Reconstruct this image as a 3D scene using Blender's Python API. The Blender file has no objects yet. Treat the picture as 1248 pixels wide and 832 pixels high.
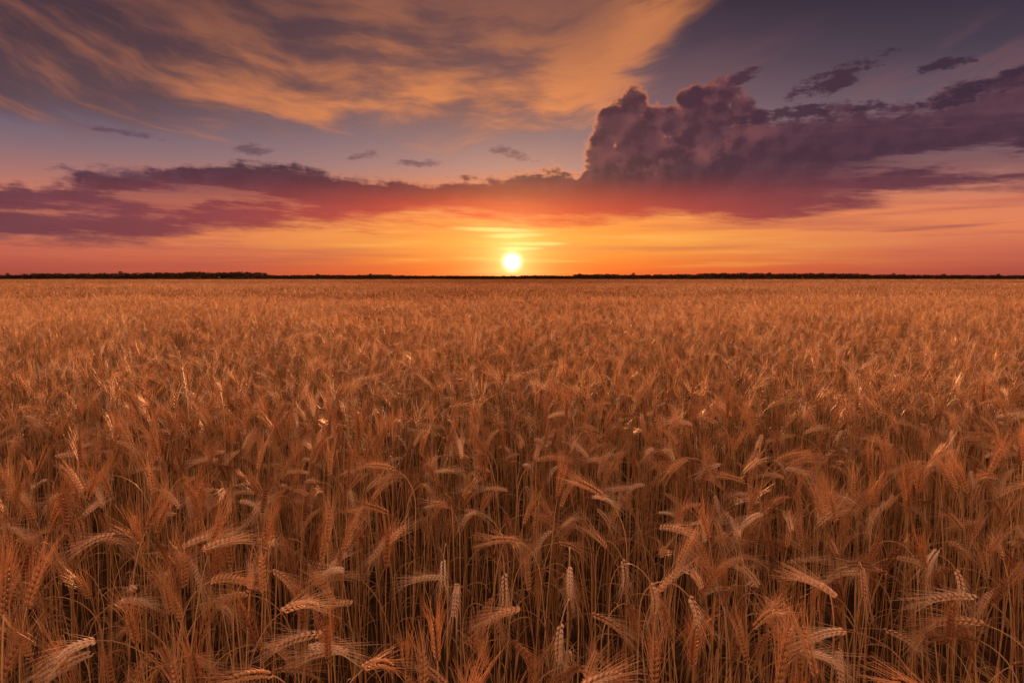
import bpy, math, random
import numpy as np

random.seed(7)
RNG = np.random.default_rng(11)
scene = bpy.context.scene
scene.view_settings.view_transform = 'Standard'
scene.view_settings.look = 'None'
scene.view_settings.exposure = 0.0

# ------------------------------------------------------------------ camera
CAM_H = 1.62
F = 832.0
PITCH = math.atan(78.0 / F)
cam_d = bpy.data.cameras.new("camera")
cam_d.lens = 24.0
cam_d.sensor_width = 36.0
cam_d.clip_start = 0.05
cam_d.clip_end = 20000.0
cam = bpy.data.objects.new("camera", cam_d)
scene.collection.objects.link(cam)
cam.location = (0, 0, CAM_H)
cam.rotation_euler = (math.pi / 2 - PITCH, 0, 0)
scene.camera = cam


def lin(c):
    o = []
    for v in c[:3]:
        v = v / 255.0
        o.append(v / 12.92 if v <= 0.04045 else ((v + 0.055) / 1.055) ** 2.4)
    return (o[0], o[1], o[2], 1.0)


def direction(px, py):
    """azimuth / elevation of a direction in the sky"""
    x = (px - 624.0) / F
    y = (416.0 - py) / F
    Y = math.cos(PITCH) + math.sin(PITCH) * y
    Z = -math.sin(PITCH) + math.cos(PITCH) * y
    return math.atan2(x, Y), math.atan2(Z, math.hypot(x, Y))


# ------------------------------------------------------------------ sky
world = bpy.data.worlds.new("World")
scene.world = world
world.use_nodes = True
try:
    world.cycles.sampling_method = 'NONE'
except Exception:
    pass
nt = world.node_tree
nt.nodes.clear()


class E:
    def __init__(self, s):
        self.s = s

    def __add__(self, o): return M('ADD', self, o)
    def __radd__(self, o): return M('ADD', o, self)
    def __sub__(self, o): return M('SUBTRACT', self, o)
    def __rsub__(self, o): return M('SUBTRACT', o, self)
    def __mul__(self, o): return M('MULTIPLY', self, o)
    def __rmul__(self, o): return M('MULTIPLY', o, self)
    def __truediv__(self, o): return M('DIVIDE', self, o)
    def __neg__(self): return M('MULTIPLY', self, -1.0)


def put(inp, v):
    if isinstance(v, E):
        inp.id_data.links.new(v.s, inp)
    else:
        inp.default_value = v


def M(op, a, b=None, c=None, clamp=False):
    n = nt.nodes.new('ShaderNodeMath')
    n.operation = op
    n.use_clamp = clamp
    put(n.inputs[0], a)
    if b is not None: put(n.inputs[1], b)
    if c is not None: put(n.inputs[2], c)
    return E(n.outputs[0])


def sstep(x, a, b, lo=0.0, hi=1.0):
    n = nt.nodes.new('ShaderNodeMapRange')
    n.interpolation_type = 'SMOOTHSTEP'
    put(n.inputs['Value'], x)
    n.inputs['From Min'].default_value = a
    n.inputs['From Max'].default_value = b
    n.inputs['To Min'].default_value = lo
    n.inputs['To Max'].default_value = hi
    return E(n.outputs[0])


def gauss(x, w):
    q = x * (1.0 / w)
    return M('EXPONENT', -(q * q))


def noise2(x, y, detail=4.0, rough=0.55, off=0.0):
    c = nt.nodes.new('ShaderNodeCombineXYZ')
    put(c.inputs[0], x + off); put(c.inputs[1], y + off * 0.7)
    n = nt.nodes.new('ShaderNodeTexNoise')
    n.noise_dimensions = '2D'
    n.inputs['Scale'].default_value = 1.0
    n.inputs['Detail'].default_value = detail
    n.inputs['Roughness'].default_value = rough
    nt.links.new(c.outputs[0], n.inputs['Vector'])
    return E(n.outputs['Fac'])


def mixc(f, a, b, mode='MIX'):
    n = nt.nodes.new('ShaderNodeMix')
    n.data_type = 'RGBA'
    n.blend_type = mode
    n.clamp_factor = True
    put(n.inputs[0], f)
    put(n.inputs[6], a)
    put(n.inputs[7], b)
    return E(n.outputs[2])


def ramp(x, stops, interp='LINEAR'):
    n = nt.nodes.new('ShaderNodeValToRGB')
    cr = n.color_ramp
    cr.interpolation = interp
    stops = sorted(stops, key=lambda s: s[0])
    cr.elements[0].position = stops[0][0]; cr.elements[0].color = stops[0][1]
    cr.elements[1].position = stops[-1][0]; cr.elements[1].color = stops[-1][1]
    for p, c in stops[1:-1]:
        e = cr.elements.new(p)
        e.color = c
    put(n.inputs[0], x)
    return E(n.outputs[0])


AZ0, AZ1 = -0.9, 0.9
EL0, EL1 = -0.1, 0.6


def contour(az, pts):
    """elevation of a cloud outline as a function of azimuth"""
    n = nt.nodes.new('ShaderNodeFloatCurve')
    cm = n.mapping
    cu = cm.curves[0]
    q = []
    for px, py in pts:
        a, e = direction(px, py)
        q.append(((a - AZ0) / (AZ1 - AZ0), (e - EL0) / (EL1 - EL0)))
    q.sort()
    cu.points[0].location = (0.0, q[0][1])
    cu.points[1].location = (1.0, q[-1][1])
    for p in q:
        cu.points.new(p[0], p[1])
    for p in cu.points:
        p.handle_type = 'AUTO_CLAMPED'
    cm.update()
    put(n.inputs['Value'], (az - AZ0) * (1.0 / (AZ1 - AZ0)))
    return E(n.outputs[0]) * (EL1 - EL0) + EL0


tc = nt.nodes.new('ShaderNodeTexCoord')
sep = nt.nodes.new('ShaderNodeSeparateXYZ')
nt.links.new(tc.outputs['Generated'], sep.inputs[0])
X, Y, Z = E(sep.outputs[0]), E(sep.outputs[1]), E(sep.outputs[2])
az = M('ARCTAN2', X, Y)
el = M('ARCSINE', Z)

SUN_AZ, SUN_EL = direction(624, 319)
sd = (math.sin(SUN_AZ) * math.cos(SUN_EL), math.cos(SUN_AZ) * math.cos(SUN_EL), math.sin(SUN_EL))
dot = X * sd[0] + Y * sd[1] + Z * sd[2]
sdist = M('ARCCOSINE', M('MINIMUM', dot, 1.0))

# ---- clear-sky gradient
ELN = 0.45
eln = M('DIVIDE', el, ELN, clamp=True)


def stops(lst):
    return [(max(0.0, min(1.0, direction(624, py)[1] / ELN)), lin(c)) for py, c in lst]


side = ramp(eln, stops([(338, (158, 72, 66)), (322, (178, 84, 74)), (305, (200, 102, 84)), (285, (222, 126, 90)),
                        (262, (214, 124, 96)), (235, (170, 114, 108)), (205, (134, 106, 114)), (185, (116, 98, 112)),
                        (160, (100, 86, 100)), (100, (66, 58, 74)), (0, (38, 33, 50))]))
cent = ramp(eln, stops([(338, (246, 98, 38)), (325, (252, 124, 44)), (300, (254, 164, 66)), (275, (254, 154, 68)),
                        (240, (236, 138, 88)), (205, (180, 134, 124)), (170, (148, 118, 118)), (130, (126, 98, 104)),
                        (60, (86, 68, 80)), (0, (60, 48, 62))]))
sky = mixc(gauss(az - 0.04, 0.40), side, cent)

# thin bands near the horizon
bands = noise2(az * 2.6, el * 58.0, 4.0, 0.54, 3.3)
bandw = sstep(el, 0.0, 0.02) * sstep(el, 0.13, 0.08)
sky = mixc(sstep(bands, 0.50, 0.72) * bandw * (1.0 - gauss(az, 0.30) * 0.5) * 0.50, sky, lin((172, 86, 80)))
sky = mixc(sstep(bands, 0.50, 0.32) * bandw * gauss(az, 0.36) * 0.5, sky, lin((255, 196, 96)))

# ---- sheet of lit high cloud: long broken layers
wob = noise2(az * 2.4, el * 4.5, 4.0, 0.52, 9.1) - 0.5
aa = az + 0.16
vq = el - aa * aa * 0.34 + wob * 0.10
uq = az + wob * 0.10
f1 = noise2(uq * 2.1 + vq * 1.0, vq * 8.5, 4.0, 0.54, 1.7)
f2 = noise2(uq * 6.5 + vq * 5.0, vq * 30.0, 5.0, 0.60, 5.2)
lowedge = contour(az, [(0, 158), (60, 150), (120, 160), (210, 161), (330, 160), (380, 162), (420, 152), (450, 146), (500, 158), (580, 166),
                       (660, 164), (715, 150), (755, 112), (800, 46), (860, -30), (960, -110), (1248, -160)])
rt = sstep(az, 0.02, 0.22)
ce = el - lowedge + (f2 - 0.5) * 0.09 + wob * 0.08 + (f1 - 0.5) * (rt * 0.22 + 0.05)
cmask = sstep(ce, -0.020, 0.042) * (1.0 - rt) + sstep(ce, -0.03, 0.12) * rt
fade = sstep(ce, 0.22, 0.01)                  # brightest near its lower edge
lit = sstep(f1 * 0.60 + f2 * 0.40, 0.365, 0.625)
greyc = mixc(gauss(az - 0.02, 0.36), lin((60, 49, 62)), lin((104, 74, 78)))
litc = mixc(gauss(az - 0.03, 0.44), lin((200, 120, 82)), lin((248, 150, 82)))
cir = mixc(lit * (fade * 0.84 + 0.10) + fade * 0.10, greyc, litc)
sky = mixc(cmask * (lit * 0.24 + 0.62), sky, cir)
sky = mixc(sstep(f1 * 0.6 + f2 * 0.4, 0.46, 0.66) * sstep(az, 0.10, 0.30) * sstep(el, 0.14, 0.20) * sstep(el, 0.34, 0.24) * 0.36, sky, lin((132, 86, 90)))


# ---- cloud bank with a cumulus tower
def puffball(u0, v0, px, py, r):
    a, e = direction(px, py)
    u = u0 - a
    v = v0 - e
    return (r / F) - M('SQRT', u * u + v * v)


n5 = noise2(az * 20.0, el * 23.0, 4.0, 0.52, 21.0)
n5s = noise2((az + 0.010) * 20.0, (el - 0.010) * 23.0, 4.0, 0.52, 21.0)
wx = n5 - 0.5
strk = noise2(az * 4.6 - el * 3.0, el * 33.0 + az * 2.0, 6.0, 0.63, 14.0)
tower = gauss(az - 0.235, 0.16)
top = contour(az, [(-200, 228), (0, 226), (60, 220), (110, 211), (150, 206), (200, 200), (250, 201), (300, 193), (340, 195),
                   (395, 204), (412, 217), (450, 220), (520, 222), (560, 217), (600, 211), (640, 204), (668, 199),
                   (700, 206), (715, 200), (735, 180), (760, 168), (800, 160), (850, 150), (900, 146), (950, 146), (975, 140),
                   (1000, 134), (1040, 128), (1080, 131), (1120, 122), (1170, 108), (1210, 98), (1248, 84), (1400, 60)])
bot = contour(az, [(-200, 298), (0, 294), (100, 292), (200, 286), (300, 280), (400, 270), (500, 270), (600, 274), (700, 272),
                   (760, 264), (800, 260), (850, 266), (950, 268), (1000, 260), (1060, 248), (1100, 240), (1248, 228), (1400, 224)])
b2 = M('ABSOLUTE', noise2(az * 55.0, el * 58.0, 1.0, 0.5, 6.0) - 0.5)
b1 = M('ABSOLUTE', wx)
azb = az + wx * 0.018
elb = el + (n5s - 0.5) * 0.018
balls = None
for px, py, r in [(734, 172, 21), (748, 150, 24), (771, 127, 22), (796, 146, 19), (845, 124, 22), (866, 118, 19), (886, 110, 18), (905, 128, 18),
                  (820, 150, 22), (780, 172, 34), (860, 150, 34), (722, 192, 13), (925, 146, 14)]:
    s = puffball(azb, elb, px, py, r)
    balls = s if balls is None else M('SMOOTH_MAX', balls, s, 0.008)
puff = (b1 * 1.1 + b2 * 0.6 - 0.18) * 0.048
base_top = (top - el) + puff * (tower * 0.2 + 0.6)
dtop = M('MAXIMUM', base_top, balls + puff * 0.40) + (strk - 0.5) * 0.062 * (1.0 - tower * 0.96)
dbot = (el - bot) + (strk - 0.5) * 0.080
sharp = sstep(dtop, 0.0, 0.0045)
soft = sstep(dtop, -0.004, 0.011)
mtop = sharp * tower + soft * (1.0 - tower)
bank = mtop * sstep(dbot, -0.010, 0.018)
hole = sstep(strk, 0.36, 0.50)
ends = sstep(az, 0.40, 0.56) * sstep(el, 0.20, 0.15) * 0.6 + sstep(az, -0.02, -0.4) * sstep(el, 0.16, 0.09) * 0.55
bank = bank * (1.0 - ends * (1.0 - hole) * 0.80)
darkc = mixc(gauss(az - 0.05, 0.4), lin((74, 48, 62)), lin((70, 43, 58)))
midc = mixc(gauss(az, 0.38), lin((104, 68, 80)), lin((104, 62, 72)))
emb = sstep(n5s - n5, -0.14, 0.16)
inten = sstep(dtop, 0.10, 0.0) * tower
lay = sstep(strk, 0.58, 0.36) * (1.0 - tower)
bc = mixc(emb * (0.25 + 0.45 * inten) + lay * 0.42, darkc, midc)
bc = mixc(emb * sstep(balls, 0.024, 0.0) * sstep(balls, -0.02, 0.0) * tower * 0.38, bc, lin((160, 94, 90)))
under = sstep(el, 0.150, 0.078)
underc = mixc(gauss(az, 0.36), lin((138, 74, 82)), lin((226, 78, 54)))
bc = mixc(under * (0.40 + 0.52 * gauss(az, 0.42)) + lay * under * 0.15, bc, underc)
rim = sstep(dtop, 0.0085, 0.0) * gauss(az - 0.12, 0.20)
bc = mixc(rim * (sstep(az, 0.34, 0.08) * 0.80 + 0.22), bc, lin((248, 144, 90)))
sky = mixc(bank * 0.97, sky, bc)


# ---- loose scraps of dark cloud
def scrap(px, py, rx, ry, tilt=0.0):
    a, e = direction(px, py)
    u = az - a
    v = (el - e) - u * tilt
    u = u * (F / rx)
    v = v * (F / ry)
    return 1.0 - (u * u + v * v)


def union(lst):
    sc = None
    for a in lst:
        s = scrap(*a)
        sc = s if sc is None else M('MAXIMUM', sc, s)
    return sc


sn = (noise2(az * 24.0, el * 62.0, 5.0, 0.66, 41.0) - 0.5) * 5.5
sc = union([(1012, 100, 54, 13, 0.32), (1152, 79, 28, 6, 0.05), (908, 92, 24, 7, 0.30), (1205, 104, 80, 11, 0.2), (970, 140, 90, 10, 0.0)])
sky = mixc(sstep(sc + sn, 0.0, 1.0) * 0.92, sky, mixc(gauss(az - 0.1, 0.3), lin((62, 44, 60)), lin((80, 50, 62))))
sc = union([(622, 186, 30, 7, -0.25), (518, 199, 38, 5, 0.0), (160, 163, 50, 4, -0.10), (308, 184, 28, 8, 0.1), (450, 189, 26, 5, 0.1), (170, 212, 90, 7, 0.0)])
sky = mixc(sstep(sc + sn, 0.0, 1.6) * 0.70, sky, lin((98, 68, 82)))
sc = scrap(1150, 277, 70, 2.5, 0.05)
sky = mixc(sstep(sc + sn * 0.2, 0.0, 1.2) * 0.5, sky, lin((150, 84, 84)))

# ---- rest of the sky dome (overhead and behind)
overhead = sstep(el, 0.42, 0.75)
behind = sstep(M('ABSOLUTE', az), 0.85, 1.5)
oc = mixc(sstep(Z, 0.0, 0.8), (2.15, 1.05, 0.64, 1), (0.42, 0.24, 0.19, 1))
sky = mixc(M('MAXIMUM', overhead, behind), sky, oc)

# ---- glow, bright wisps and sun disc
g0 = gauss(sdist, 0.0083)
g1 = M('EXPONENT', -(sdist * (1.0 / 0.028)))
g2 = M('EXPONENT', -(sdist * (1.0 / 0.085)))
sky = mixc(1.0, sky, mixc(g2 * 0.46, (0, 0, 0, 1), (1.0, 0.40, 0.05, 1)), 'ADD')
wis = union([(628, 287, 44, 3.5, 0.03), (604, 280, 60, 3, -0.03), (650, 297, 46, 2.5, 0.0), (632, 303, 30, 2.5, 0.0)])
sky = mixc(sstep(wis + sn * 0.22, -0.2, 1.0) * 0.75, sky, lin((255, 226, 130)))
sky = mixc(1.0, sky, mixc(g1 * 0.95, (0, 0, 0, 1), (1.0, 0.72, 0.27, 1)), 'ADD')
sky = mixc(1.0, sky, mixc(g0 * 1.0, (0, 0, 0, 1), (5.0, 4.6, 3.6, 1)), 'ADD')
sky = mixc(sstep(el, -0.002, -0.03), sky, (0.05, 0.03, 0.02, 1))

bg = nt.nodes.new('ShaderNodeBackground')
put(bg.inputs['Color'], sky)
bg.inputs['Strength'].default_value = 1.0
wo = nt.nodes.new('ShaderNodeOutputWorld')
nt.links.new(bg.outputs[0], wo.inputs[0])

# ------------------------------------------------------------------ sun lamp
sl = bpy.data.lights.new("sun", 'SUN')
sl.energy = 7.5
sl.angle = math.radians(0.5)
sl.color = (1.0, 0.36, 0.13)
so = bpy.data.objects.new("sun", sl)
scene.collection.objects.link(so)
so.rotation_euler = (-math.radians(90 - 2.8), 0, 0)   # low sun ahead of the viewer
so.location = (0, 50, 20)


# ------------------------------------------------------------------ materials
def new_mat(name):
    m = bpy.data.materials.new(name)
    m.use_nodes = True
    m.node_tree.nodes.clear()
    return m


def plant_mat(name, cols, trans=0.3, rough=0.6, spec=0.3):
    global nt
    m = new_mat(name)
    nt = m.node_tree
    at = nt.nodes.new('ShaderNodeAttribute'); at.attribute_name = 'tint'
    oi = nt.nodes.new('ShaderNodeObjectInfo')
    t = E(at.outputs['Fac']) * 0.84 + E(oi.outputs['Random']) * 0.16
    col = ramp(t, cols)
    p = nt.nodes.new('ShaderNodeBsdfPrincipled')
    put(p.inputs['Base Color'], col)
    p.inputs['Roughness'].default_value = rough
    p.inputs['Specular IOR Level'].default_value = spec
    tr = nt.nodes.new('ShaderNodeBsdfTranslucent')
    put(tr.inputs['Color'], col)
    mx = nt.nodes.new('ShaderNodeMixShader')
    mx.inputs[0].default_value = trans
    nt.links.new(p.outputs[0], mx.inputs[1])
    nt.links.new(tr.outputs[0], mx.inputs[2])
    o = nt.nodes.new('ShaderNodeOutputMaterial')
    nt.links.new(mx.outputs[0], o.inputs[0])
    return m


MAT = {
    'stem': plant_mat('dry_straw', [(0.0, (0.17, 0.077, 0.028, 1)), (0.35, (0.39, 0.205, 0.08, 1)), (0.7, (0.64, 0.39, 0.17, 1)), (0.92, (0.56, 0.40, 0.17, 1)), (1.0, (0.28, 0.27, 0.09, 1))], 0.15, 0.45, 0.4),
    'leaf': plant_mat('dry_leaf', [(0.0, (0.13, 0.065, 0.03, 1)), (0.5, (0.36, 0.195, 0.09, 1)), (0.85, (0.52, 0.32, 0.15, 1)), (1.0, (0.26, 0.25, 0.09, 1))], 0.35, 0.6, 0.3),
    'ear': plant_mat('wheat_ear_husk', [(0.0, (0.19, 0.076, 0.032, 1)), (0.35, (0.46, 0.215, 0.085, 1)), (0.65, (0.72, 0.42, 0.19, 1)), (1.0, (0.92, 0.77, 0.57, 1))], 0.20, 0.55, 0.35),
    'awn': plant_mat('wheat_awn', [(0.0, (0.42, 0.175, 0.075, 1)), (0.5, (0.72, 0.41, 0.18, 1)), (1.0, (0.93, 0.75, 0.52, 1))], 0.42, 0.40, 0.5),
}
MATLIST = [MAT['stem'], MAT['leaf'], MAT['ear'], MAT['awn']]


# ------------------------------------------------------------------ mesh builder
class MB:
    def __init__(self):
        self.v = []; self.l = []; self.lt = []; self.m = []; self.t = []
        self.n = 0

    def add(self, verts, faces, mat, tint):
        verts = np.asarray(verts, dtype=np.float32)
        self.v.append(verts)
        for f in faces:
            self.l.extend([i + self.n for i in f]); self.lt.append(len(f)); self.m.append(mat)
        if np.isscalar(tint):
            tint = np.full(len(verts), tint, np.float32)
        self.t.append(np.asarray(tint, np.float32))
        self.n += len(verts)

    def tube(self, pts, rad, sides, mat, tint):
        pts = np.asarray(pts, float)
        k = len(pts)
        tan = np.gradient(pts, axis=0)
        tan /= np.linalg.norm(tan, axis=1)[:, None] + 1e-9
        ref = np.array([0.0, 1.0, 0.0]) if abs(tan[0][1]) < 0.8 else np.array([1.0, 0, 0])
        vs = []
        for i in range(k):
            s = np.cross(tan[i], ref); s /= np.linalg.norm(s) + 1e-9
            b = np.cross(tan[i], s)
            for j in range(sides):
                an = 2 * math.pi * j / sides
                vs.append(pts[i] + rad[i] * (math.cos(an) * s + math.sin(an) * b))
        fs = []
        for i in range(k - 1):
            for j in range(sides):
                j2 = (j + 1) % sides
                fs.append((i * sides + j, i * sides + j2, (i + 1) * sides + j2, (i + 1) * sides + j))
        if not np.isscalar(tint):
            tint = np.repeat(np.asarray(tint, np.float32), sides)
        self.add(vs, fs, mat, tint)

    def ribbon(self, pts, wid, side, mat, tint):
        pts = np.asarray(pts, float)
        vs = []
        for i, p in enumerate(pts):
            sv = side[i] if isinstance(side, list) else side
            vs.append(p - sv * wid[i] * 0.5)
            vs.append(p + sv * wid[i] * 0.5)
        fs = [(2 * i, 2 * i + 1, 2 * i + 3, 2 * i + 2) for i in range(len(pts) - 1)]
        self.add(vs, fs, mat, tint)

    def arrays(self):
        return (np.concatenate(self.v), np.array(self.l, np.int32), np.array(self.lt, np.int32),
                np.array(self.m, np.int32), np.concatenate(self.t))


def mesh_from(name, arr, mats, smooth=False):
    v, l, lt, m, t = arr
    me = bpy.data.meshes.new(name)
    me.vertices.add(len(v)); me.vertices.foreach_set('co', np.ascontiguousarray(v, np.float32).ravel())
    me.loops.add(len(l)); me.loops.foreach_set('vertex_index', l.astype(np.int32))
    me.polygons.add(len(lt))
    ls = np.concatenate([[0], np.cumsum(lt)[:-1]]).astype(np.int32)
    me.polygons.foreach_set('loop_start', ls)
    me.polygons.foreach_set('loop_total', lt.astype(np.int32))
    for mt in mats:
        me.materials.append(mt)
    me.polygons.foreach_set('material_index', m.astype(np.int32))
    me.update(calc_edges=True)
    at = me.attributes.new('tint', 'FLOAT', 'POINT')
    at.data.foreach_set('value', t.astype(np.float32))
    if smooth:
        me.polygons.foreach_set('use_smooth', np.ones(len(lt), bool))
    me.validate()
    return me


def merge(parts):
    """parts: list of (arr, 3x3, offset, dtint)"""
    V, L, LT, MM, T = [], [], [], [], []
    n = 0
    for arr, R, off, dt in parts:
        v, l, lt, m, t = arr
        V.append(v @ R.T + off); L.append(l + n); LT.append(lt); MM.append(m)
        T.append(t + dt)
        n += len(v)
    return np.concatenate(V), np.concatenate(L), np.concatenate(LT), np.concatenate(MM), np.concatenate(T)


def rotz(a, s=1.0, sz=None):
    c, q = math.cos(a), math.sin(a)
    sz = s if sz is None else sz
    return np.array([[c * s, -q * s, 0], [q * s, c * s, 0], [0, 0, sz]])


# ------------------------------------------------------------------ one wheat stalk
def stalk(r, nod, lod, H=None, pale=None):
    H = H or r.uniform(0.86, 0.97)
    lean = r.uniform(-0.02, 0.08)
    s0 = H * r.uniform(0.72, 0.86)
    nseg = {0: 14, 1: 7, 2: 5, 3: 3}[lod]
    ss = np.concatenate([np.linspace(0, s0, max(2, nseg // 3), endpoint=False), np.linspace(s0, H, nseg - nseg // 3 + 1)])
    nods = nod * 0.72

    def theta(s):
        q = max(0.0, (s - s0) / (H - s0))
        return lean * (s / H) + nods * q ** 1.6
    wob_a = r.uniform(-0.02, 0.02)
    pts = [np.zeros(3)]
    for a, b in zip(ss[:-1], ss[1:]):
        sub = 4
        p = pts[-1].copy()
        for k in range(sub):
            tt = theta(a + (b - a) * (k + 0.5) / sub)
            p = p + np.array([math.sin(tt), wob_a * math.sin(3 * a / H), math.cos(tt)]) * (b - a) / sub
        pts.append(p)
    pts = np.array(pts)
    thick = {0: 1.0, 1: 1.1, 2: 1.6, 3: 2.4}[lod]
    rad = [(0.0019 - 0.0009 * (i / (len(pts) - 1))) * thick for i in range(len(pts))]
    tint = r.uniform(0.1, 0.95)
    out = {}
    st = MB()
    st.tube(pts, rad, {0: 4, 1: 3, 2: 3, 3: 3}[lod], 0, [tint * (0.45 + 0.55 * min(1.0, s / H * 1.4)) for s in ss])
    if lod == 0:   # stem joints
        for hh in (0.22, 0.47):
            i = int(np.argmin(abs(ss - hh * H)))
            if i < len(pts) - 1:
                p = pts[i]
                st.tube([p + np.array([0, 0, -0.004]), p, p + np.array([0, 0, 0.004])], [0.0018, 0.0028, 0.0018], 5, 0, tint * 0.4)
    out['stem'] = st
    lvs = []
    nl = {0: int(r.integers(1, 4)), 1: 1, 2: 1, 3: 0}[lod]
    for i in range(nl):
        lf = MB()
        h = H * (0.20 + 0.50 * (i + r.uniform(0.2, 0.8)) / max(nl, 1))
        k = min(len(pts) - 2, int(np.searchsorted(ss, h)) - 1); k = max(k, 0)
        q = (h - ss[k]) / (ss[k + 1] - ss[k])
        p = pts[k] * (1 - q) + pts[k + 1] * q
        a = r.uniform(0, 2 * math.pi)
        d = np.array([math.cos(a), math.sin(a), 0])
        sd_ = np.array([-math.sin(a), math.cos(a), 0])
        Ln = r.uniform(0.10, 0.20)
        up0 = r.uniform(1.0, 1.4); fall = r.uniform(1.6, 3.4)
        n = {0: 8, 1: 4, 2: 4}.get(lod, 3)
        lp = [p]; sides_ = [sd_]; w = []
        tw = r.uniform(-1.5, 1.5)
        for j in range(1, n):
            f = j / (n - 1)
            an = up0 - fall * f ** 1.1
            lp.append(lp[-1] + (d * math.cos(an) + np.array([0, 0, math.sin(an)])) * Ln / (n - 1))
            nrm = -d * math.sin(an) + np.array([0, 0, math.cos(an)])
            sides_.append(sd_ * math.cos(tw * f) + nrm * math.sin(tw * f))
        wm = r.uniform(0.0035, 0.0065)
        for j in range(n):
            f = j / (n - 1)
            w.append(wm * (0.5 + 0.5 * min(1, f * 5)) * (1 - f ** 2.5) + 0.0004)
        lf.ribbon(lp, w, sides_, 1, r.uniform(0.05, 0.95))
        lvs.append(lf)
    out['leaf'] = lvs
    ear = MB(); awn = MB()
    EL = r.uniform(0.074, 0.098)
    etint = float(np.clip(r.normal(0.50, 0.25), 0.0, 0.86))
    if nod > 1.5 and r.random() < 0.22:
        etint = r.uniform(0.80, 1.05)
    if pale is not None:
        etint = pale
    th0 = theta(H)
    roll = r.uniform(0, math.pi)
    p = pts[-1].copy()
    curve = nod * 0.28 + r.uniform(0.0, 0.15)

    def frame(f):
        t_ = th0 + curve * f
        T = np.array([math.sin(t_), 0, math.cos(t_)])
        N = np.array([math.cos(t_), 0, -math.sin(t_)])
        B = np.array([0, 1.0, 0])
        return T, N, B
    nn = {0: 18, 1: 10, 2: 5, 3: 3}[lod]
    bend = r.uniform(0.10, 0.34)
    if lod <= 1:
        for i in range(nn):
            f = i / (nn - 1)
            T, N, B = frame(f)
            if i > 0:
                p = p + T * EL / (nn - 1) * 0.93
            S = N * math.cos(roll) + B * math.sin(roll)
            W = -N * math.sin(roll) + B * math.cos(roll)
            sg = 1 if i % 2 == 0 else -1
            size = 0.62 + 0.38 * math.sin(math.pi * min(1, (f * 0.85 + 0.18)))
            last = i == nn - 1
            if lod == 0:
                fl = [(0.50, 0.0, 1.0), (0.28, 0.46, 0.95), (0.28, -0.46, 0.95)]
            else:
                fl = [(0.38, 0.25 * (1 if i % 4 < 2 else -1), 1.6)]
            for k, (o, wv, sc_) in enumerate(fl):
                if last: o *= 0.1
                dr = T + S * sg * o * r.uniform(0.85, 1.15) + W * wv * r.uniform(0.8, 1.2)
                dr /= np.linalg.norm(dr)
                fl_len = 0.0120 * size * (1.0 if lod == 0 else 1.35)
                fr = 0.0022 * size * sc_
                base = p + S * sg * 0.0021 * (0.3 if last else 1) + W * wv * 0.004
                ks = [0, 0.22, 0.5, 0.78, 1.0] if lod == 0 else [0, 0.4, 1.0]
                rs = [0.35, 0.95, 1.0, 0.62, 0.06] if lod == 0 else [0.35, 1.0, 0.06]
                tj = etint + r.uniform(-0.10, 0.10)
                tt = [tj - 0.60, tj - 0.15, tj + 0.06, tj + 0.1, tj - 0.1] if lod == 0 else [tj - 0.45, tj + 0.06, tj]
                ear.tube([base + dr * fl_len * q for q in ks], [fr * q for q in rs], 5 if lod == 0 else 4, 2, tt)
                if lod == 0 and k == 0 and i % 2: continue
                if lod == 0 and i < 1: continue
                AL = r.uniform(0.045, 0.088) * (0.75 + 0.25 * size)
                spread = bend * r.uniform(0.5, 1.3)
                ad = T + (S * sg * 0.9 + W * (wv * 1.6 + r.uniform(-0.25, 0.25))) * spread + r.normal(0, 0.04, 3)
                ad /= np.linalg.norm(ad)
                out_ = (S * sg + W * wv); out_ /= np.linalg.norm(out_)
                b0 = base + dr * fl_len * 0.95
                cur = r.uniform(-0.006, 0.012)
                grav = np.array([0, 0, -r.uniform(0, 0.006)])
                if lod == 0:
                    ap = [b0 + ad * AL * q + (out_ * cur + grav) * q * q for q in (0, 0.5, 1.0)]
                    awn.tube(ap, [0.00036, 0.00029, 0.00012], 3, 3, etint + r.uniform(-0.1, 0.3))
                else:
                    sv = np.cross(ad, r.normal(0, 1, 3)); sv /= np.linalg.norm(sv)
                    awn.ribbon([b0, b0 + ad * AL * 1.1 + out_ * cur], [0.0012, 0.0004], sv, 3, etint + r.uniform(-0.1, 0.3))
    else:
        ep = [p]
        for i in range(1, nn):
            T, N, B = frame(i / (nn - 1))
            ep.append(ep[-1] + T * EL / (nn - 1) * 1.05)
        er = {2: [0.003, 0.0066, 0.0058, 0.005, 0.0015], 3: [0.005, 0.008, 0.003]}[lod]
        ear.tube(ep, er, 4 if lod == 2 else 3, 2, etint)
        for i in range({2: 6, 3: 3}[lod]):
            f = r.uniform(0.1, 1.0)
            b0 = ep[int(f * (nn - 1))]
            T, N, B = frame(f)
            ad = T + r.normal(0, 0.18, 3); ad /= np.linalg.norm(ad)
            sv = np.cross(ad, r.normal(0, 1, 3)); sv /= np.linalg.norm(sv)
            AL = r.uniform(0.045, 0.075)
            awn.ribbon([b0, b0 + ad * AL], [0.0020 if lod == 2 else 0.005, 0.0005 if lod == 2 else 0.002], sv, 3, etint + r.uniform(-0.1, 0.25))
    out['ear'] = ear; out['awn'] = awn
    out['tip'] = p
    return out


def nod_pick(r):
    u = r.random()
    if u < 0.38: return r.uniform(0.05, 0.5)
    if u < 0.64: return r.uniform(0.6, 1.6)
    return r.uniform(1.7, 3.3)


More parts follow.
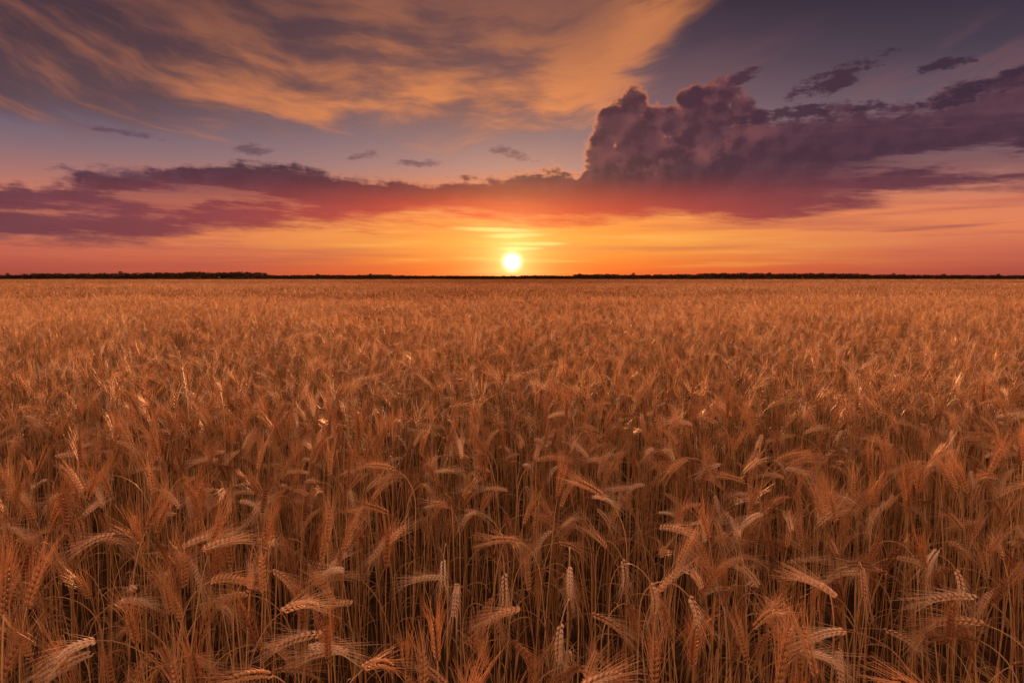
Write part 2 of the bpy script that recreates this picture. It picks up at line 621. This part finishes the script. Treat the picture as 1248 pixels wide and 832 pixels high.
def full_arr(s):
    parts = [(s['stem'].arrays(), np.eye(3), np.zeros(3), 0.0)]
    for lf in s['leaf']:
        parts.append((lf.arrays(), np.eye(3), np.zeros(3), 0.0))
    parts.append((s['ear'].arrays(), np.eye(3), np.zeros(3), 0.0))
    parts.append((s['awn'].arrays(), np.eye(3), np.zeros(3), 0.0))
    return merge(parts)


coll = bpy.data.collections.new("wheat_sources")   # source meshes for the field, not placed in the scene
NP0 = 40
protos = []
idx = 0
for i in range(NP0):
    nod = nod_pick(RNG)
    s = stalk(RNG, nod, 0)
    s['nod'] = nod
    s['arr'] = full_arr(s)
    o = bpy.data.objects.new("src_%03d" % idx, mesh_from("wheat_stalk_mesh", s['arr'], MATLIST))
    coll.objects.link(o); idx += 1
    protos.append(s)


def patch(r, size, count, lod, nproto, dt=0.0):
    base = [full_arr(stalk(r, nod_pick(r), lod)) for _ in range(nproto)]
    parts = []
    for k in range(count):
        a = r.uniform(0, 2 * math.pi)
        sz = r.normal(1.0, 0.07)
        tilt = r.normal(0, 0.055, 2)
        R = rotz(a, r.uniform(0.9, 1.1), sz)
        R = np.array([[1, 0, tilt[0]], [0, 1, tilt[1]], [0, 0, 1]]) @ R
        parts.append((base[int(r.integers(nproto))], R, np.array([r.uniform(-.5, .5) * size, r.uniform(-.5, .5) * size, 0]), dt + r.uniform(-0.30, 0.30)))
    return merge(parts)


def add_src(arr):
    global idx
    o = bpy.data.objects.new("src_%03d" % idx, mesh_from("wheat_patch_mesh", arr, MATLIST))
    coll.objects.link(o); idx += 1
    return idx - 1


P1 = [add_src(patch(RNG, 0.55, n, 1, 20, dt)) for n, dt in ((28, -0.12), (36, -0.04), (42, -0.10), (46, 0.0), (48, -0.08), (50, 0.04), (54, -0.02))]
P2 = [add_src(patch(RNG, 2.2, 600, 2, 24, dt)) for dt in (-0.16, -0.22, -0.28, -0.20)]  # farther wheat tinted down: the field's duller light put into its colour
P3 = [add_src(patch(RNG, 6.6, 2800, 3, 24, dt)) for dt in (-0.38, -0.46, -0.42)]  # farthest patches tinted lower still, shade put into the colour

# pale, heavy, drooping ears
for i in range(6):
    nod = RNG.uniform(3.2, 3.7) if i < 4 else RNG.uniform(2.1, 2.6)
    s = stalk(RNG, nod, 0, H=RNG.uniform(0.96, 1.02), pale=RNG.uniform(0.95, 1.15))
    s['nod'] = nod + 10
    protos.append(s)


# ------------------------------------------------------------------ field layout
def sm_noise(x, y):
    return (math.sin(x * 1.9 + 1.3 * math.sin(y * 1.1)) + math.sin(y * 2.3 + 1.7 * math.sin(x * 0.8 + 2)) + 0.7 * math.sin(4.1 * x + 3.3 * y + 1)) / 2.7


NEAR_END = 3.3
pts = []
dens_m2 = 170
ymax = NEAR_END + 0.2
wmax = 0.86 * ymax + 0.8
n_try = int((2 * wmax) * (ymax - 0.7) * dens_m2)
for _ in range(n_try):
    x = RNG.uniform(-wmax, wmax); y = RNG.uniform(0.72, ymax)
    if abs(x) > 0.86 * y + 0.6: continue
    g = sm_noise(x * 2.0, y * 2.0)
    if RNG.random() > 0.74 + 0.65 * g: continue
    if x * x + y * y < 0.80 ** 2: continue
    pts.append((x, y))


def entry(pi, x, y, rot, h, s, tx, ty):
    tip = protos[pi]['tip']
    ex = x + (math.cos(rot) * tip[0] - math.sin(rot) * tip[1]) * s + ty * tip[2]
    ey = y + (math.sin(rot) * tip[0] + math.cos(rot) * tip[1]) * s - tx * tip[2]
    return (pi, x, y, rot, h, s, tx, ty, ex, ey, tip[2] * h)


def view(ex, ey, ez):
    zc = ez - CAM_H
    f = ey * math.cos(PITCH) - zc * math.sin(PITCH)
    u = zc * math.cos(PITCH) + ey * math.sin(PITCH)
    return 624 + F * ex / max(f, 0.05), 416 - F * u / max(f, 0.05), f


# the pale ears that stand out among the near plants
pales = []
for px, py, face in [(540, 712, -90), (615, 738, -85), (694, 724, -95), (760, 716, -70), (798, 745, -60), (846, 772, -40),
                     (1168, 732, -80), (682, 806, -110), (395, 700, 150), (985, 780, 170), (1015, 806, 10), (70, 805, 175),
                     (905, 640, 200), (745, 612, 15), (1130, 690, -140), (420, 795, 20)]:
    pi = NP0 + (int(RNG.integers(4)) if -120 < face < -30 else 4 + int(RNG.integers(2)))
    tip = protos[pi]['tip']
    h = RNG.uniform(0.97, 1.05)
    zc = tip[2] * h - CAM_H
    k = (416.0 - py) / F
    ey = -zc * (math.cos(PITCH) + k * math.sin(PITCH)) / (math.sin(PITCH) - k * math.cos(PITCH))
    f = ey * math.cos(PITCH) - zc * math.sin(PITCH)
    ex = (px - 624.0) / F * f
    rot = math.radians(face)
    x = ex - (math.cos(rot) * tip[0] - math.sin(rot) * tip[1]) * 1.12
    y = ey - (math.sin(rot) * tip[0] + math.cos(rot) * tip[1]) * 1.12
    pales.append(entry(pi, x, y, rot, h, 1.12, 0.0, 0.0))
pv = [view(*p[8:11]) for p in pales]

plants = []
for x, y in pts:
    pi = int(RNG.integers(NP0))
    rot = RNG.uniform(0, 2 * math.pi)
    h = 0.97 + 0.05 * sm_noise(x * 0.9 + 5, y * 0.9) + RNG.normal(0, 0.07)
    tx, ty = RNG.normal(0, 0.065, 2)
    e = entry(pi, x, y, rot, h, RNG.uniform(0.92, 1.1), tx, ty)
    vx, vy, vf = view(*e[8:11])
    # keep a little open air in front of the heavy pale ears
    if any(abs(vx - q[0]) < 34 and q[1] - 110 < vy < q[1] + 42 and vf < q[2] + 0.03 for q in pv):
        continue
    plants.append(e)
forced = list(range(len(plants), len(plants) + len(pales)))
plants += pales


def in_frame(ex, ey, ez):
    vx, vy, f = view(ex, ey, ez)
    if f < 0.2: return False, 9
    return (-8 < vx < 1256 and -10 < vy < 848), f


order = sorted([(in_frame(*p[8:11])[1] - (5 if i in forced else 0), i) for i, p in enumerate(plants) if in_frame(*p[8:11])[0]])[:300]
single = set(i for _, i in order)

for k, s in enumerate(protos):
    s['m_stem'] = mesh_from("stem_mesh", s['stem'].arrays(), [MAT['stem']])
    s['m_leaf'] = []
    for lf in s['leaf']:
        a = list(lf.arrays()); a[3] = a[3] * 0
        s['m_leaf'].append(mesh_from("leaf_mesh", tuple(a), [MAT['leaf']]))
    a = list(s['ear'].arrays()); a[3] = a[3] * 0
    s['m_ear'] = mesh_from("ear_mesh", tuple(a), [MAT['ear']], smooth=True)
    a = list(s['awn'].arrays()); a[3] = a[3] * 0
    s['m_awn'] = mesh_from("awn_mesh", tuple(a), [MAT['awn']])

link = scene.collection.objects.link
for _, i in order:
    pi, x, y, rot, hz, s_, tx, ty = plants[i][:8]
    s = protos[pi]
    e = bpy.data.objects.new("wheat_plant", None)
    e.empty_display_size = 0.05
    e.location = (x, y, 0)
    e.rotation_euler = (tx, ty, rot)
    e.scale = (s_, s_, hz)
    if s['nod'] > 9:
        e["label"] = "wheat plant with pale cream bearded ear drooping from stalk"
    elif s['nod'] < 0.6:
        e["label"] = "golden wheat plant with upright bearded ear on dry stalk"
    elif s['nod'] < 1.65:
        e["label"] = "ripe wheat plant with bent bearded ear on dry stalk"
    else:
        e["label"] = "ripe wheat plant with bearded ear drooping from dry stalk"
    e["category"] = "wheat"
    e["group"] = "wheat plants in the field"
    link(e)
    o = bpy.data.objects.new("stem", s['m_stem']); o.parent = e; link(o)
    for ml in s['m_leaf']:
        o = bpy.data.objects.new("leaf", ml); o.parent = e; link(o)
    o = bpy.data.objects.new("ear", s['m_ear']); o.parent = e; link(o)
    a = bpy.data.objects.new("awns", s['m_awn']); a.parent = o; link(a)

fp, fr, fs, fi = [], [], [], []
for i, p in enumerate(plants):
    if i in single: continue
    pi, x, y, rot, hz, s_, tx, ty = p[:8]
    if pi >= NP0: continue
    fp.append((x, y, 0)); fr.append((tx, ty, rot)); fs.append((s_, s_, hz)); fi.append(pi)


def ring(y0, y1, step, ids, jit, slope=0.86, pad=1.0, hs=0.08):
    y = y0
    while y < y1:
        w = slope * (y + step) + pad
        n = int(math.ceil(w / step))
        for k in range(-n, n + 1):
            x = k * step + RNG.uniform(-jit, jit) * step
            yy = y + RNG.uniform(-jit, jit) * step
            g = sm_noise(x * 0.35, yy * 0.35) * 0.45 + sm_noise(x * 0.09, yy * 0.07) * 0.4 + sm_noise(x * 0.9 + 5, yy * 0.9) * 0.35
            h = 0.96 + hs * g + RNG.normal(0, 0.022)
            fp.append((x, yy, 0)); fr.append((0, 0, RNG.uniform(0, 2 * math.pi)))
            s_ = RNG.uniform(0.97, 1.1)
            fs.append((s_, s_, h)); fi.append(int(RNG.choice(ids)))
        y += step


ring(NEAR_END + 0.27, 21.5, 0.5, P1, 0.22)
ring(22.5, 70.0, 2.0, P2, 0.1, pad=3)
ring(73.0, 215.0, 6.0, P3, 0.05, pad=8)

me = bpy.data.meshes.new("wheat_field_points")
me.vertices.add(len(fp))
me.vertices.foreach_set('co', np.array(fp, np.float32).ravel())
a = me.attributes.new('rot', 'FLOAT_VECTOR', 'POINT'); a.data.foreach_set('vector', np.array(fr, np.float32).ravel())
a = me.attributes.new('scl', 'FLOAT_VECTOR', 'POINT'); a.data.foreach_set('vector', np.array(fs, np.float32).ravel())
a = me.attributes.new('proto', 'INT', 'POINT'); a.data.foreach_set('value', np.array(fi, np.int32))
me.update()
field = bpy.data.objects.new("wheat_field", me)
link(field)
field["kind"] = "stuff"
field["label"] = "dense field of ripe golden wheat stretching to the horizon"
field["category"] = "wheat field"
ng = bpy.data.node_groups.new("wheat_scatter", 'GeometryNodeTree')
ng.interface.new_socket("Geometry", in_out='INPUT', socket_type='NodeSocketGeometry')
ng.interface.new_socket("Geometry", in_out='OUTPUT', socket_type='NodeSocketGeometry')
gi = ng.nodes.new('NodeGroupInput'); go = ng.nodes.new('NodeGroupOutput')
ci = ng.nodes.new('GeometryNodeCollectionInfo')
ci.inputs['Collection'].default_value = coll
ci.inputs['Separate Children'].default_value = True
ci.inputs['Reset Children'].default_value = True
iop = ng.nodes.new('GeometryNodeInstanceOnPoints')
iop.inputs['Pick Instance'].default_value = True


def named(nm, typ):
    n = ng.nodes.new('GeometryNodeInputNamedAttribute')
    n.data_type = typ
    n.inputs['Name'].default_value = nm
    return n.outputs['Attribute']


ng.links.new(gi.outputs[0], iop.inputs['Points'])
ng.links.new(ci.outputs[0], iop.inputs['Instance'])
ng.links.new(named('proto', 'INT'), iop.inputs['Instance Index'])
e2r = ng.nodes.new('FunctionNodeEulerToRotation')
ng.links.new(named('rot', 'FLOAT_VECTOR'), e2r.inputs[0])
ng.links.new(e2r.outputs[0], iop.inputs['Rotation'])
ng.links.new(named('scl', 'FLOAT_VECTOR'), iop.inputs['Scale'])
ng.links.new(iop.outputs[0], go.inputs[0])
md = field.modifiers.new("scatter", 'NODES')
md.node_group = ng

# ------------------------------------------------------------------ ground
gm = new_mat("soil")
nt = gm.node_tree
tcn = nt.nodes.new('ShaderNodeTexCoord')
sp = nt.nodes.new('ShaderNodeSeparateXYZ')
nt.links.new(tcn.outputs['Object'], sp.inputs[0])
gx, gy = E(sp.outputs[0]), E(sp.outputs[1])
n1 = noise2(gx * 9.0, gy * 9.0, 6.0, 0.65)
n2 = noise2(gx * 0.01, gy * 0.03, 3.0, 0.5)
soil = ramp(n1, [(0.25, (0.018, 0.011, 0.007, 1)), (0.55, (0.06, 0.036, 0.02, 1)), (0.8, (0.13, 0.08, 0.04, 1))])
grass = ramp(n2, [(0.3, (0.025, 0.022, 0.010, 1)), (0.7, (0.05, 0.038, 0.016, 1))])
gcol = mixc(sstep(gy, 208.0, 216.0), soil, grass)
p = nt.nodes.new('ShaderNodeBsdfPrincipled')
put(p.inputs['Base Color'], gcol)
p.inputs['Roughness'].default_value = 1.0
p.inputs['Specular IOR Level'].default_value = 0.0
o = nt.nodes.new('ShaderNodeOutputMaterial')
nt.links.new(p.outputs[0], o.inputs[0])
me = bpy.data.meshes.new("ground")
S = 9000
me.from_pydata([(-S, -60, 0), (S, -60, 0), (S, S, 0), (-S, S, 0)], [], [(0, 1, 2, 3)])
me.materials.append(gm)
g = bpy.data.objects.new("ground", me)
link(g)
g["kind"] = "structure"
g["label"] = "dark dry soil under the wheat and far grassland"
g["category"] = "ground"


# ------------------------------------------------------------------ far trees
def simple_mat(name, c0, c1, scale):
    global nt
    m = new_mat(name)
    nt = m.node_tree
    t = nt.nodes.new('ShaderNodeTexCoord')
    n = nt.nodes.new('ShaderNodeTexNoise')
    n.inputs['Scale'].default_value = scale
    nt.links.new(t.outputs['Object'], n.inputs['Vector'])
    c = ramp(E(n.outputs['Fac']), [(0.3, c0), (0.7, c1)])
    p = nt.nodes.new('ShaderNodeBsdfPrincipled')
    put(p.inputs['Base Color'], c)
    p.inputs['Roughness'].default_value = 0.9
    p.inputs['Specular IOR Level'].default_value = 0.1
    o = nt.nodes.new('ShaderNodeOutputMaterial')
    nt.links.new(p.outputs[0], o.inputs[0])
    return m


leafm = simple_mat("dark_foliage", (0.060, 0.028, 0.022, 1), (0.100, 0.052, 0.034, 1), 0.4)
barkm = simple_mat("bark", (0.05, 0.03, 0.02, 1), (0.09, 0.06, 0.04, 1), 1.0)


def crown_arr(r, w, h, z0, nq, q):
    v = []
    nlobes = 7
    lobes = [(r.normal(0, w * 0.22), r.normal(0, w * 0.22), z0 + h * r.uniform(0.25, 0.8), r.uniform(0.25, 0.42)) for _ in range(nlobes)]
    for _ in range(nq):
        lx, ly, lz, lr = lobes[int(r.integers(nlobes))]
        d = r.normal(0, 1, 3); d /= np.linalg.norm(d)
        k = r.uniform(0.5, 1.0) ** 0.5
        c = np.array([lx, ly, lz]) + d * k * np.array([w * lr, w * lr, h * lr * 0.9])
        c[2] = max(c[2], z0 * 0.6)
        a = r.normal(0, 1, 3); a /= np.linalg.norm(a)
        b = np.cross(a, r.normal(0, 1, 3)); b /= np.linalg.norm(b)
        s = q * r.uniform(0.5, 1.2)
        v += [c - a * s - b * s * 0.6, c + a * s - b * s * 0.4, c + a * s * 0.7 + b * s, c - a * s * 0.8 + b * s * 0.7]
    n = nq
    return (np.array(v, np.float32), np.arange(4 * n, dtype=np.int32), np.full(n, 4, np.int32), np.zeros(n, np.int32), np.zeros(4 * n, np.float32))


def trunk_arr(h, rad):
    b = MB()
    b.tube([(0, 0, 0), (0.05 * h, 0, h * 0.3), (0.02 * h, 0, h * 0.6), (0.03, 0.03 * h, h * 0.85)], [rad, rad * .8, rad * .5, rad * .15], 6, 0, 0)
    for k in range(5):
        a = k * 1.3
        z = h * (0.35 + 0.08 * k)
        b.tube([(0.04 * h, 0, z), (math.cos(a) * h * .12, math.sin(a) * h * .12, z + h * .12), (math.cos(a) * h * .2, math.sin(a) * h * .2, z + h * .25)], [rad * .4, rad * .25, rad * .08], 4, 0, 0)
    return b.arrays()


def px_to_x(px, dist):
    return (px - 624.0) / F * dist


parts = []
base_cr = [crown_arr(RNG, 7.5, 6.5, 1.2, 130, 0.7) for _ in range(8)]


def wood_h(px):
    n = 0.5 + 0.5 * math.sin(px * 0.05) * math.sin(px * 0.021 + 1)
    if 36 < px < 145: return 6.4 + 1.4 * n
    if 155 < px < 312: return 7.8 + 1.4 * n
    if px <= 36: return 5.2
    if 312 <= px < 470: return 4.8 + n
    if 700 < px < 860: return 5.4 + 1.2 * n
    if 860 <= px < 1062: return 6.6 + 1.4 * n
    if 470 <= px <= 700: return 3.8 + 0.8 * n
    return 4.6 + 1.2 * n


px = -260.0
while px < 1500:
    for row in range(3):
        d = 900 + row * 22 + RNG.uniform(-6, 6)
        h = wood_h(px) * RNG.uniform(0.82, 1.08)
        R = rotz(RNG.uniform(0, 6.28), RNG.uniform(0.9, 1.3), h / 7.9)
        parts.append((base_cr[int(RNG.integers(8))], R, np.array([px_to_x(px, 900) + RNG.uniform(-2, 2), d, -0.3]), 0.0))
    px += 3.0
wood = bpy.data.objects.new("woodland", mesh_from("woodland", merge(parts), [leafm]))
link(wood)
wood["kind"] = "stuff"
wood["label"] = "dark belt of distant woodland along the horizon"
wood["category"] = "woodland"

cms = [mesh_from("crown_mesh", crown_arr(RNG, 7.0, 8.0, 3.0, 260, 0.6), [leafm]) for _ in range(3)]
tms = mesh_from("trunk_mesh", trunk_arr(10.0, 0.28), [barkm])
for px, h in [(150, 9.8), (452, 7.0), (706, 7.4), (388, 6.8), (12, 7.6), (1088, 7.4), (1216, 7.0), (1150, 6.6), (770, 7.8), (935, 8.8)]:
    e = bpy.data.objects.new("tree", None)
    e.location = (px_to_x(px, 885), 885 + RNG.uniform(-4, 4), 0)
    e.rotation_euler = (0, 0, RNG.uniform(0, 6.28))
    s = h / 11.0
    e.scale = (s, s, s)
    e["label"] = "dark broadleaf tree standing out above distant treeline"
    e["category"] = "tree"
    e["group"] = "trees along the distant treeline"
    link(e)
    o = bpy.data.objects.new("trunk", tms); o.parent = e; link(o)
    o = bpy.data.objects.new("crown", cms[int(RNG.integers(3))]); o.parent = e; link(o)

print("field points", len(fp), "plants", len(plants))
